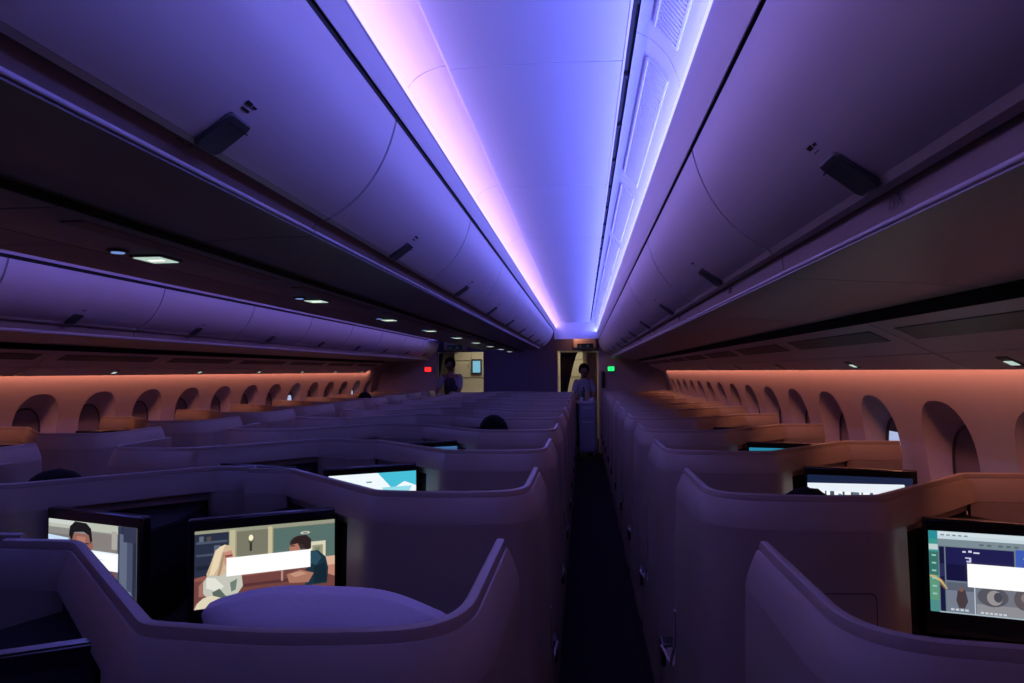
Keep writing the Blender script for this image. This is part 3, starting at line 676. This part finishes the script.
SEAT = {}
for key, (x, sx, y0, kind, rows, lit) in COLS.items():
    pro, geo = seat_proto(kind, sx)
    first = True
    for k in rows:
        if first: e = pro; first = False
        else: e = copy_tree(pro, skip=('screen',))
        e.location = (x, y0+k*PITCH-(.02 if k == 0 and key in ('rc', 'lc') else 0), 0)
        for ch in kids(e):
            if ch.name.split('.')[0] == 'monitor' and not [c for c in kids(ch)]:
                add_screen(ch, geo, sx, lit.get(k, 'off'))
        s_ = {'menu': 'showing a film menu', 'romance': 'showing a film couple', 'portrait': "showing a man's face", 'bright': 'with a bright white screen', 'map': 'with a pale blue map screen', 'teal': 'with a teal screen', 'blue': 'with a dim blue screen'}.get(lit.get(k), '')
        n_ = k-rows[0]
        lb = '%s seat in the %s%s' % (ORD[n_], WHERE[key], (', '+s_) if s_ else '')
        tag(e, lb, 'airliner seat', {'rw': 'seats along the right windows', 'rc': 'centre seats on the right aisle', 'lc': 'centre seats on the left aisle', 'lw': 'seats along the left windows'}[key])
        SEAT[key, k] = e
bpy.context.view_layer.update()

# pillow over the nearest centre shell
def pillow(loc, rot, size, name, label):
    bm = bmesh.new(); bmesh.ops.create_cube(bm, size=1); bmesh.ops.subdivide_edges(bm, edges=bm.edges, cuts=9, use_grid_fill=True)
    for v in bm.verts:
        x, y, z = v.co*2; ex = (1-abs(x)**3.0); ez = (1-abs(z)**3.0); t = .18+.82*(max(ex, 0)*max(ez, 0))**.5
        v.co = Vector((x*(1-.10*(1-abs(z))*abs(x)**2), y*t+.07*math.sin(7*x+2*z)*math.sin(4*z+x), z*(1-.08*(1-abs(x))*abs(z)**2)))
        v.co.z *= 1-.38*min(1, x*x) if z > 0 else 1
        v.co = Vector((v.co.x*size[0]/2, v.co.y*size[1]/2, v.co.z*size[2]/2))
    me = bpy.data.meshes.new(name); bm.to_mesh(me); bm.free(); me.materials.append(M['pillow'])
    me.polygons.foreach_set('use_smooth', [True]*len(me.polygons))
    o = bpy.data.objects.new(name, me); COL.objects.link(o); o.location = loc; o.rotation_euler = rot
    ss = o.modifiers.new('s', 'SUBSURF'); ss.levels = 1; ss.render_levels = 1
    return tag(o, label, 'pillow')
pillow((-.450, 1.20, 1.053), (math.radians(10), math.radians(4), math.radians(8)), (.43, .17, .275), 'pillow', 'pale crumpled pillow rising over the rim of the nearest centre seat shell')

# ------------------------------------------------------------------ forward bulkhead, doorways, galley
yb = Y1
def X_(px, d=Y1): return (px-583)/F*d
b = MB().box((X_(484), yb, 0), (X_(557), yb+.06, EYE+.92)); b.build('wall_front', M['bulk'], smooth=0)['kind'] = 'structure'
MB().box((.30, yb-.05, 0), (1.66, yb+.01, EYE+.92)).build('wall_front_right', M['wall'], smooth=0)['kind'] = 'structure'
MB().box((mx(1.66), yb-.05, 0), (-2.83, yb+.01, EYE+.92)).build('wall_front_left', M['wall'], smooth=0)['kind'] = 'structure'
for nm, xa, xb in (('right', X_(557), .30), ('left', -2.83, X_(484))):
    MB().box((xa, yb, 1.93), (xb, yb+.06, EYE+.92)).build('door_%d' % (1 if nm == 'right' else 2), M['bulk'], smooth=0)['kind'] = 'structure'
    jb = MB(); jb.box((xb-.02, yb-.02, 0), (xb, yb+.08, 1.93)); jb.box((xa, yb-.02, 0), (xa+.02, yb+.08, 1.93))
    jb.build('trim_8', M['galley'] if nm == 'right' else M['bulk'], bevel=.004)['kind'] = 'structure'
def sign_box(xc, label, wd=.46):
    e = empty('lavatory_sign', (xc, yb, 1.95), label, 'sign')
    MB().box((-wd/2, -.14, 0), (wd/2, -.003, .22)).build('housing', M['wall'], e, bevel=.05, bseg=5)
    d = MB().box((-.15, -.146, .03), (.15, -.138, .115)).build('display', M['black'], e, bevel=.004)
    sy = MB()
    for q in (-.09, .05):
        sy.prism(E_(q, .083, .010, .010), -.149, -.147, 0, 'y'); sy.prism([(q-.012, .073), (q+.012, .073), (q+.016, .04), (q-.016, .04)], -.149, -.147, 0, 'y')
    sy.build('symbol', M['dimgreen'], d, smooth=0)
sign_box(.04, 'lit lavatory sign box above the right doorway'); sign_box(-2.45, 'lavatory sign box above the left doorway')
def marker(x, z, m_, label):
    e = empty('exit_marker', (x, yb-.05, z), label, 'sign')
    MB().box((-.075, -.03, -.055), (.075, -.001, .055)).build('casing', M['latch'], e, bevel=.006)
    lens = MB().box((-.062, -.034, -.042), (.062, -.029, .042)).build('lens', m_, e, bevel=.002)
    g = MB(); g.box((-.006, -.036, -.026), (.006, -.0345, .026))
    g.build('symbol', M['black'], lens, smooth=0)
marker(.52, 1.585, M['green'], 'small green lit exit marker right of the right doorway')
marker(-2.99, 1.60, M['red'], 'small red lit marker left of the left doorway')
# galley behind
MB().box((mx(1.66), 16.2, 0), (1.66, 16.3, EYE+.92)).build('wall_galley', M['galley'], smooth=0)['kind'] = 'structure'
MB().box((X_(557)-.40, yb+.1, 0), (X_(557)-.34, 16.2, EYE+.92)).build('wall_galley_partition', M['galley'], smooth=0)['kind'] = 'structure'
def galley_unit(x0, x1, y, label):
    e = empty('galley_unit', ((x0+x1)/2, y, 0), label, 'cabinet'); hw = (x1-x0)/2
    MB().box((-hw, 0, 0), (hw, .5, 2.2)).build('body', M['galley'], e, bevel=.01)
    n = max(1, int(round((x1-x0)/.33)))
    for q in range(n):
        a, c = -hw+q*2*hw/n+.012, -hw+(q+1)*2*hw/n-.012
        for z0, z1 in ((.06, 1.02), (1.42, 1.76), (1.80, 2.12)):
            d = MB().box((a, -.02, z0), (c, .002, z1)).build('door', M['galley_dark'] if z0 < .5 else M['galley'], e, bevel=.006)
            MB().box((c-.05, -.035, z1-.12), (c-.03, -.018, z1-.04)).build('handle', M['metal'], d, bevel=.003)
    MB().box((-hw, -.10, 1.05), (hw, .02, 1.09)).build('worktop', M['metal'], e, bevel=.005)
galley_unit(-2.9, -1.75, 15.6, 'cream galley cabinet seen through the left doorway')
galley_unit(-.75, .0, 15.65, 'cream galley cabinet seen through the right doorway')
e = empty('wall_screen', (-2.38, 15.56, 1.66), 'small bright cyan screen on the galley cabinet behind the left doorway', 'screen')
MB().box((-.12, -.02, -.17), (.12, .0, .17)).build('casing', M['latch'], e, bevel=.006)
MB().box((-.085, -.024, -.13), (.085, -.019, .13)).build('display', M['cyan'], e, smooth=0)

def curtain(x0, xt, xbm, ztop, zmid, label, y):
    b = MB(); n = 60; rows = 24; vs = []
    for j in range(rows+1):
        z = ztop-(ztop-.03)*j/rows; t = (ztop-z)/(ztop-zmid)
        right = xt+(xbm-xt)*min(1, t)**.8
        for i in range(n+1):
            u = i/n; x = x0+(right-x0)*u
            vs.append((x, y+.028*math.sin(u*math.pi*11)+.010*math.sin(u*23+z*3), z))
    N = n+1
    b.add(vs, [(j*N+i, j*N+i+1, (j+1)*N+i+1, (j+1)*N+i) for j in range(rows) for i in range(n)])
    e = empty('curtain', (0, 0, 0), label, 'curtain')
    o = b.build('drape', M['curtain'], e, smooth=80, recalc=False); sd = o.modifiers.new('t', 'SOLIDIFY'); sd.thickness = .006
    MB().tube([(x0-.02, y, ztop+.012), (xt+.28, y, ztop+.012)], .010, 10).build('rail', M['metal'], e)
curtain(X_(560), X_(577.5), X_(567), 1.905, 1.15, 'dark curtain drawn aside in the right doorway', yb+.13)
curtain(X_(430), X_(441), X_(435), 1.905, 1.15, 'dark curtain drawn aside in the left doorway', yb+.13)

e = empty('curtain', (0, 0, 0), 'tan pleated curtain hanging at the right edge of the right doorway', 'curtain')
bb = MB(); vs = []
for j in range(13):
    for i in range(41):
        u = i/40; vs.append((.06+.20*u, yb+.16+.02*math.sin(u*math.pi*9), 1.90-1.86*j/12))
bb.add(vs, [(j*41+i, j*41+i+1, (j+1)*41+i+1, (j+1)*41+i) for j in range(12) for i in range(40)])
o = bb.build('drape', M['tan_cloth'], e, smooth=80, recalc=False); sd = o.modifiers.new('t', 'SOLIDIFY'); sd.thickness = .005

# wall phone by the right doorway
e = empty('interphone', (.37, yb-.05, 1.38), 'dark handset holder on the wall right of the right doorway', 'handset')
MB().box((-.035, -.035, -.16), (.035, -.001, .16)).build('cradle', M['latch'], e, bevel=.01)
MB().tube([(0, -.05, -.12), (0, -.065, -.06), (0, -.065, .06), (0, -.05, .12)], [.022, .014, .014, .022], 10).build('handset', M['black'], e)

# ------------------------------------------------------------------ people
def skinned(name, chains, mat_, parent, sub=2):
    """chains: list of (points, radii, links) - one skinned tree each, all in one mesh"""
    me = bpy.data.meshes.new(name); vs, es, rs, roots = [], [], [], []
    for nodes, edges in chains:
        o = len(vs); roots.append(o)
        for p, r in nodes: vs.append(p); rs.append(r)
        es += [(a+o, b+o) for a, b in edges]
    me.from_pydata(vs, es, []); me.materials.append(mat_)
    ob = bpy.data.objects.new(name, me); COL.objects.link(ob)
    if parent: ob.parent = parent
    md = ob.modifiers.new('skin', 'SKIN'); md.use_smooth_shade = True; md.branch_smoothing = .6
    lay = me.skin_vertices[0].data if me.skin_vertices else None
    if lay is None:
        bm = bmesh.new(); bm.from_mesh(me); bm.verts.layers.skin.verify(); bm.to_mesh(me); bm.free(); lay = me.skin_vertices[0].data
    for i, r in enumerate(rs):
        lay[i].radius = (r, r) if not isinstance(r, tuple) else r; lay[i].use_root = i in roots
    s_ = ob.modifiers.new('sub', 'SUBSURF'); s_.levels = sub; s_.render_levels = sub
    return ob
def person(loc, facing, label, J, outfit, height=1.7, hair_r=1.0):
    """J: joint dictionary in a local frame, x right, y forward, z up; facing = rotation about z"""
    e = empty('person', loc, label, 'person'); e.rotation_euler = (0, 0, facing)
    V = lambda k: Vector(J[k])
    nodes = [(V('pelvis'), (.15, .11)), (V('waist'), (.125, .09)), (V('chest'), (.135, .100)), (V('neck0'), .058), (V('neck'), .052), (V('head')-Vector((0, 0, .06)), (.060, .070)), (V('head'), (.074, .092)), (V('head')+Vector((0, -.006, .065)), (.062, .080))]
    edges = [(0, 1), (1, 2), (2, 3), (3, 4), (4, 5), (5, 6), (6, 7)]
    def add(parent, k, r):
        nodes.append((V(k) if isinstance(k, str) else k, r)); edges.append((parent, len(nodes)-1)); return len(nodes)-1
    hands = []
    for s_ in ('l', 'r'):
        a = add(2, s_+'sho', .055); b_ = add(a, s_+'elb', .040); c = add(b_, s_+'wri', .027)
        hd = V(s_+'hand'); dr = (hd-V(s_+'wri')).normalized(); palm = V(s_+'wri')+dr*.05; d_ = add(c, palm, (.034, .018)); add(d_, palm+dr*.035, (.036, .015))
        h = add(0, s_+'hip', .085); kn = add(h, s_+'knee', .060); an = add(kn, s_+'ank', .040); ft = add(an, V(s_+'ank')+Vector((0, .06, -.045)), .038); add(ft, V(s_+'ank')+Vector((0, .15, -.055)), .030)
        hands.append((s_, palm, dr))
    chains = [(nodes, edges)]
    # fingers: five separate short chains rooted in each palm
    for s_, palm, dr in hands:
        side = dr.cross(Vector((0, 0, 1)));
        side = side.normalized() if side.length > .2 else Vector((1, 0, 0)); dn = side.cross(dr).normalized()
        if dn.z > 0: dn = -dn
        for q, ln in enumerate((.060, .070, .066, .052)):
            o = palm+dr*.035+side*(.024-.016*q)
            chains.append(([(o, .009), (o+dr*ln*.45+dn*.008, .0085), (o+dr*ln*.75+dn*.026, .008), (o+dr*ln*.85+dn*.044, .007)], [(0, 1), (1, 2), (2, 3)]))
        sg = 1 if s_ == 'l' else -1
        o = palm+side*sg*.028
        chains.append(([(o, .010), (o+side*sg*.020+dr*.020+dn*.010, .009), (o+side*sg*.018+dr*.045+dn*.026, .008)], [(0, 1), (1, 2)]))
    body = skinned('body', chains, M['skin'], e)
    # head details on the body: nose, ears, brow as children
    H = V('head')
    f = MB()
    f.add([H+Vector(p) for p in ((-.012, .085, -.028), (.012, .085, -.028), (0, .112, -.026), (0, .088, .016), (-.014, .070, -.02), (.014, .070, -.02), (0, .072, .02))], [(0, 1, 2), (0, 2, 3), (1, 3, 2), (0, 4, 1), (1, 4, 5), (0, 3, 6, 4), (1, 5, 6, 3)])
    f.build('nose', M['skin'], e, smooth=80)
    for s_ in (-1, 1):
        MB().lathe([(.004, -.03), (.014, -.015), (.017, .008), (.010, .028)], (H.x+s_*.078, H.y-.005, H.z-.006), 10).build('ear', M['skin'], e)
        MB().lathe([(.002, -.010), (.009, -.006), (.012, 0), (.009, .006), (.002, .010)], (H.x+s_*.030, H.y+.080, H.z+.006), 12).build('eye', M['mark'], e)
    MB().box((H.x-.024, H.y+.076, H.z-.062), (H.x+.024, H.y+.086, H.z-.055)).build('mouth', M['leather'], e, bevel=.003)
    # hair cap
    bm = bmesh.new(); bmesh.ops.create_uvsphere(bm, u_segments=28, v_segments=18, radius=1)
    for v in bm.verts:
        p = v.co.copy(); n_ = 1+.03*math.sin(p.x*17)*math.sin(p.y*13+p.z*9)
        v.co = Vector((p.x*.092*n_, p.y*.112*n_-.012, p.z*.108*n_+.028))*hair_r
    kill = [v for v in bm.verts if (v.co.y > .055 and v.co.z < .070) or v.co.z < -.055 or (v.co.y > .015 and v.co.z < -.005)]
    bmesh.ops.delete(bm, geom=kill, context='VERTS')
    me = bpy.data.meshes.new('hair'); bm.to_mesh(me); bm.free(); me.transform(Matrix.Translation(H)); me.materials.append(M['hair'])
    me.polygons.foreach_set('use_smooth', [True]*len(me.polygons))
    ho = bpy.data.objects.new('hair', me); COL.objects.link(ho); ho.parent = e
    sd = ho.modifiers.new('t', 'SOLIDIFY'); sd.thickness = .014; sd.offset = 0
    # clothes
    g = 1.13
    n2 = [(V('pelvis')+Vector((0, 0, -.02)), (.165, .125)), (V('waist'), (.142, .107)), (V('chest'), (.155, .120)), (V('chest')*.4+V('neck0')*.6, (.125, .092)), (V('neck0')+Vector((0, 0, .012)), .068)]; e2 = [(0, 1), (1, 2), (2, 3), (3, 4)]
    for s_ in ('l', 'r'):
        n2.append((V(s_+'sho')+Vector((0, 0, .004)), .068)); a = len(n2)-1; e2.append((2, a)); n2.append((V(s_+'elb'), .053)); e2.append((a, a+1))
        if outfit['sleeve'] == 'long': n2.append((V(s_+'wri')+(V(s_+'elb')-V(s_+'wri'))*.12, .037)); e2.append((a+1, a+2))
    skinned('shirt', [(n2, e2)], outfit['shirt'], e)
    n3 = [(V('pelvis'), (.166, .126))]; e3 = []
    for s_ in ('l', 'r'):
        n3.append((V(s_+'hip'), .098)); a = len(n3)-1; e3.append((0, a)); n3.append((V(s_+'knee'), .074)); n3.append((V(s_+'ank')+(V(s_+'knee')-V(s_+'ank'))*.1, .055)); e3 += [(a, a+1), (a+1, a+2)]
    skinned('trousers', [(n3, e3)], M['trousers'], e)
    for s_ in ('l', 'r'):
        A = V(s_+'ank')
        sh = MB(); sh.prism([(-.045, -.06), (.045, -.06), (.052, .05), (.046, .14), (.022, .185), (-.022, .185), (-.046, .14), (-.052, .05)], 0, .075)
        sh.xf(Matrix.Translation((A.x, A.y, A.z-.095))).build('shoe', M['black'], e, bevel=.02, bseg=3)
    if outfit.get('vest'):
        n4 = [(V('waist')+Vector((0, 0, -.10)), (.165, .127)), (V('waist'), (.152, .117)), (V('chest')+Vector((0, 0, -.02)), (.168, .130)), (V('chest')+Vector((0, -.004, .07)), (.125, .10))]
        skinned('vest', [(n4, [(0, 1), (1, 2), (2, 3)])], M['vest'], e)
        t = V('chest')
        MB().prism([(-.018, .09), (.018, .09), (.026, -.10), (0, -.13), (-.026, -.10)], 0, .008, 0, 'y').xf(Matrix.Translation((t.x, t.y+.145, t.z))).build('tie', M['casual'], e)
    return e
# standing, both hands forward on a cart bar
def standing(h=1.70, lean=0.0, reach=.42, handz=1.06, wf=.85):
    k = h/1.70
    J = dict(pelvis=(0, 0, .96*k), waist=(0, .02+lean*.25, 1.12*k), chest=(0, .02+lean*.7, 1.32*k), neck0=(0, .01+lean, 1.44*k), neck=(0, .02+lean, 1.50*k), head=(0, .045+lean*1.15, 1.585*k))
    for s_, sg in (('l', -1), ('r', 1)):
        J[s_+'sho'] = (sg*.175*k*wf, .01+lean*.85, 1.40*k); J[s_+'elb'] = (sg*.235*wf, .10+lean, 1.16*k); J[s_+'wri'] = (sg*.17, reach-.08, handz+.03); J[s_+'hand'] = (sg*.16, reach, handz+.01)
        J[s_+'hip'] = (sg*.09, 0, .90*k); J[s_+'knee'] = (sg*.10, .02, .50*k); J[s_+'ank'] = (sg*.10, -.02, .095)
    return J
person((0.01, 13.02, 0), math.pi, 'cabin attendant in a pale short sleeved blouse pushing a trolley in the right aisle', standing(1.66, .03, .34, 1.05, .80), {'sleeve': 'short', 'shirt': M['shirt']})
person((-2.43, 12.95, 0), math.pi-.25, 'cabin attendant in white shirt and dark waistcoat standing by the left doorway', standing(1.80, .08, .40, 1.05, .95), {'sleeve': 'short', 'shirt': M['shirt'], 'vest': 1})
def seated(x, y, sx, top, label, yawdeg=-30, fwd=0.0):
    zt = top-.135-.105   # scale so that the hair top sits at the wanted height
    dz = (top-.135)-1.115
    J = dict(pelvis=(0, .06, .56), waist=(0, .03, .70+dz*.3), chest=(0, .01, .88+dz*.8), neck0=(0, .01, .99+dz), neck=(0, .02, 1.04+dz), head=(0, .045, 1.115+dz))
    for s_, sg in (('l', -1), ('r', 1)):
        J[s_+'sho'] = (sg*.17, .01, .955+dz); J[s_+'elb'] = (sg*.20, .10, .72); J[s_+'wri'] = (sg*.10, .28, .66); J[s_+'hand'] = (sg*.06, .36, .65)
        J[s_+'hip'] = (sg*.09, .10, .55); J[s_+'knee'] = (sg*.10, .50, .55); J[s_+'ank'] = (sg*.10, .56, .13)
    return person((x, y, 0), math.radians(yawdeg*sx), label, J, {'sleeve': 'long', 'shirt': M['casual']})
def seat_pos(key, k, u, v): x, sx, y0 = COLS[key][:3]; return x+sx*u, y0+k*PITCH+v, sx
x, y, sx = seat_pos('rw', 1, .35, .235); seated(x, y, sx, 1.166, 'passenger whose black hair just tops the second right window shell')
x, y, sx = seat_pos('lc', 1, .33, .30); seated(x, y, sx, 1.19, 'passenger with dark hair low behind the second shell left of the centre line')
x, y, sx = seat_pos('rc', 3, .44, .46); seated(x, y, sx, 1.25, 'passenger with dark hair rising over the middle of the centre shells')
x, y, sx = seat_pos('lw', 8, .25, .25); seated(x, y, sx, 1.27, 'passenger with dark hair far off in the left window column')

# ------------------------------------------------------------------ service cart
def cart(x, y, label):
    e = empty('service_cart', (x, y, 0), label, 'trolley')
    MB().box((-.15, -.20, .13), (.15, .20, .98)).build('body', M['cart'], e, bevel=.012)
    d = MB().box((-.138, -.212, .16), (.138, -.199, .70)).build('door', M['cart'], e, bevel=.006)
    MB().box((-.10, -.222, .655), (.10, -.211, .675)).build('handle', M['metal'], d, bevel=.003)
    dr = MB().box((-.138, -.212, .72), (.138, -.199, .96)).build('drawer', M['cart'], e, bevel=.006)
    MB().box((-.08, -.220, .90), (.08, -.211, .915)).build('handle', M['metal'], dr, bevel=.003)
    t = MB().box((-.165, -.215, .98), (.165, .215, 1.0)); 
    for a in (((-.165, -.215, 1.0), (-.155, .215, 1.03)), ((.155, -.215, 1.0), (.165, .215, 1.03)), ((-.155, -.215, 1.0), (.155, -.205, 1.03)), ((-.155, .205, 1.0), (.155, .215, 1.03))): t.box(*a)
    t.build('top_tray', M['metal'], e, bevel=.003)
    MB().tube([(-.13, .20, .99), (-.13, .25, 1.04), (.13, .25, 1.04), (.13, .20, .99)], .010, 8).build('push_bar', M['metal'], e)
    for sx_ in (-1, 1):
        for sy_ in (-1, 1):
            wv = MB().lathe([(.01, -.014), (.045, -.014), (.05, -.008), (.05, .008), (.045, .014), (.01, .014)], seg=18)
            wv.xf(Matrix.Translation((sx_*.115, sy_*.155, .05)) @ Matrix.Rotation(math.pi/2, 4, 'Y')).build('wheel', M['black'], e)
            MB().box((sx_*.115-.02, sy_*.155-.02, .055), (sx_*.115+.02, sy_*.155+.02, .135)).build('caster', M['metal'], e, bevel=.003)
cart(.06, 12.42, 'narrow grey service trolley in the right aisle ahead of the attendant')
def cup(x, y, z, label):
    o = MB().lathe([(.024, 0), (.034, .085), (.035, .088), (.032, .088), (.023, .006)], (0, 0, 0), 18).build('cup_stack', M['cup']); o.location = (x, y, z); tag(o, label, 'cup', 'cups on the trolley')
cup(-.04, 12.30, 1.0, 'white cup at the left front of the trolley top'); cup(.16, 12.32, 1.0, 'white cup at the right front corner of the trolley top')
o = MB().box((-.04, -.03, 0), (.04, .03, .17)).prism([(-.04, .17), (.04, .17), (.0, .205)], -.03, .03, 0, 'y').build('juice_carton', M['juice']); o.location = (.06, 12.45, 1.0); tag(o, 'brown drink carton in the middle of the trolley top', 'carton')
o = MB().lathe([(.03, 0), (.037, .01), (.037, .15), (.030, .18), (.013, .215), (.013, .25), (.016, .252), (.016, .262)], seg=18).build('bottle', M['bottle']); o.location = (.0, 12.52, 1.0); tag(o, 'dark green bottle on the back of the trolley top', 'bottle')
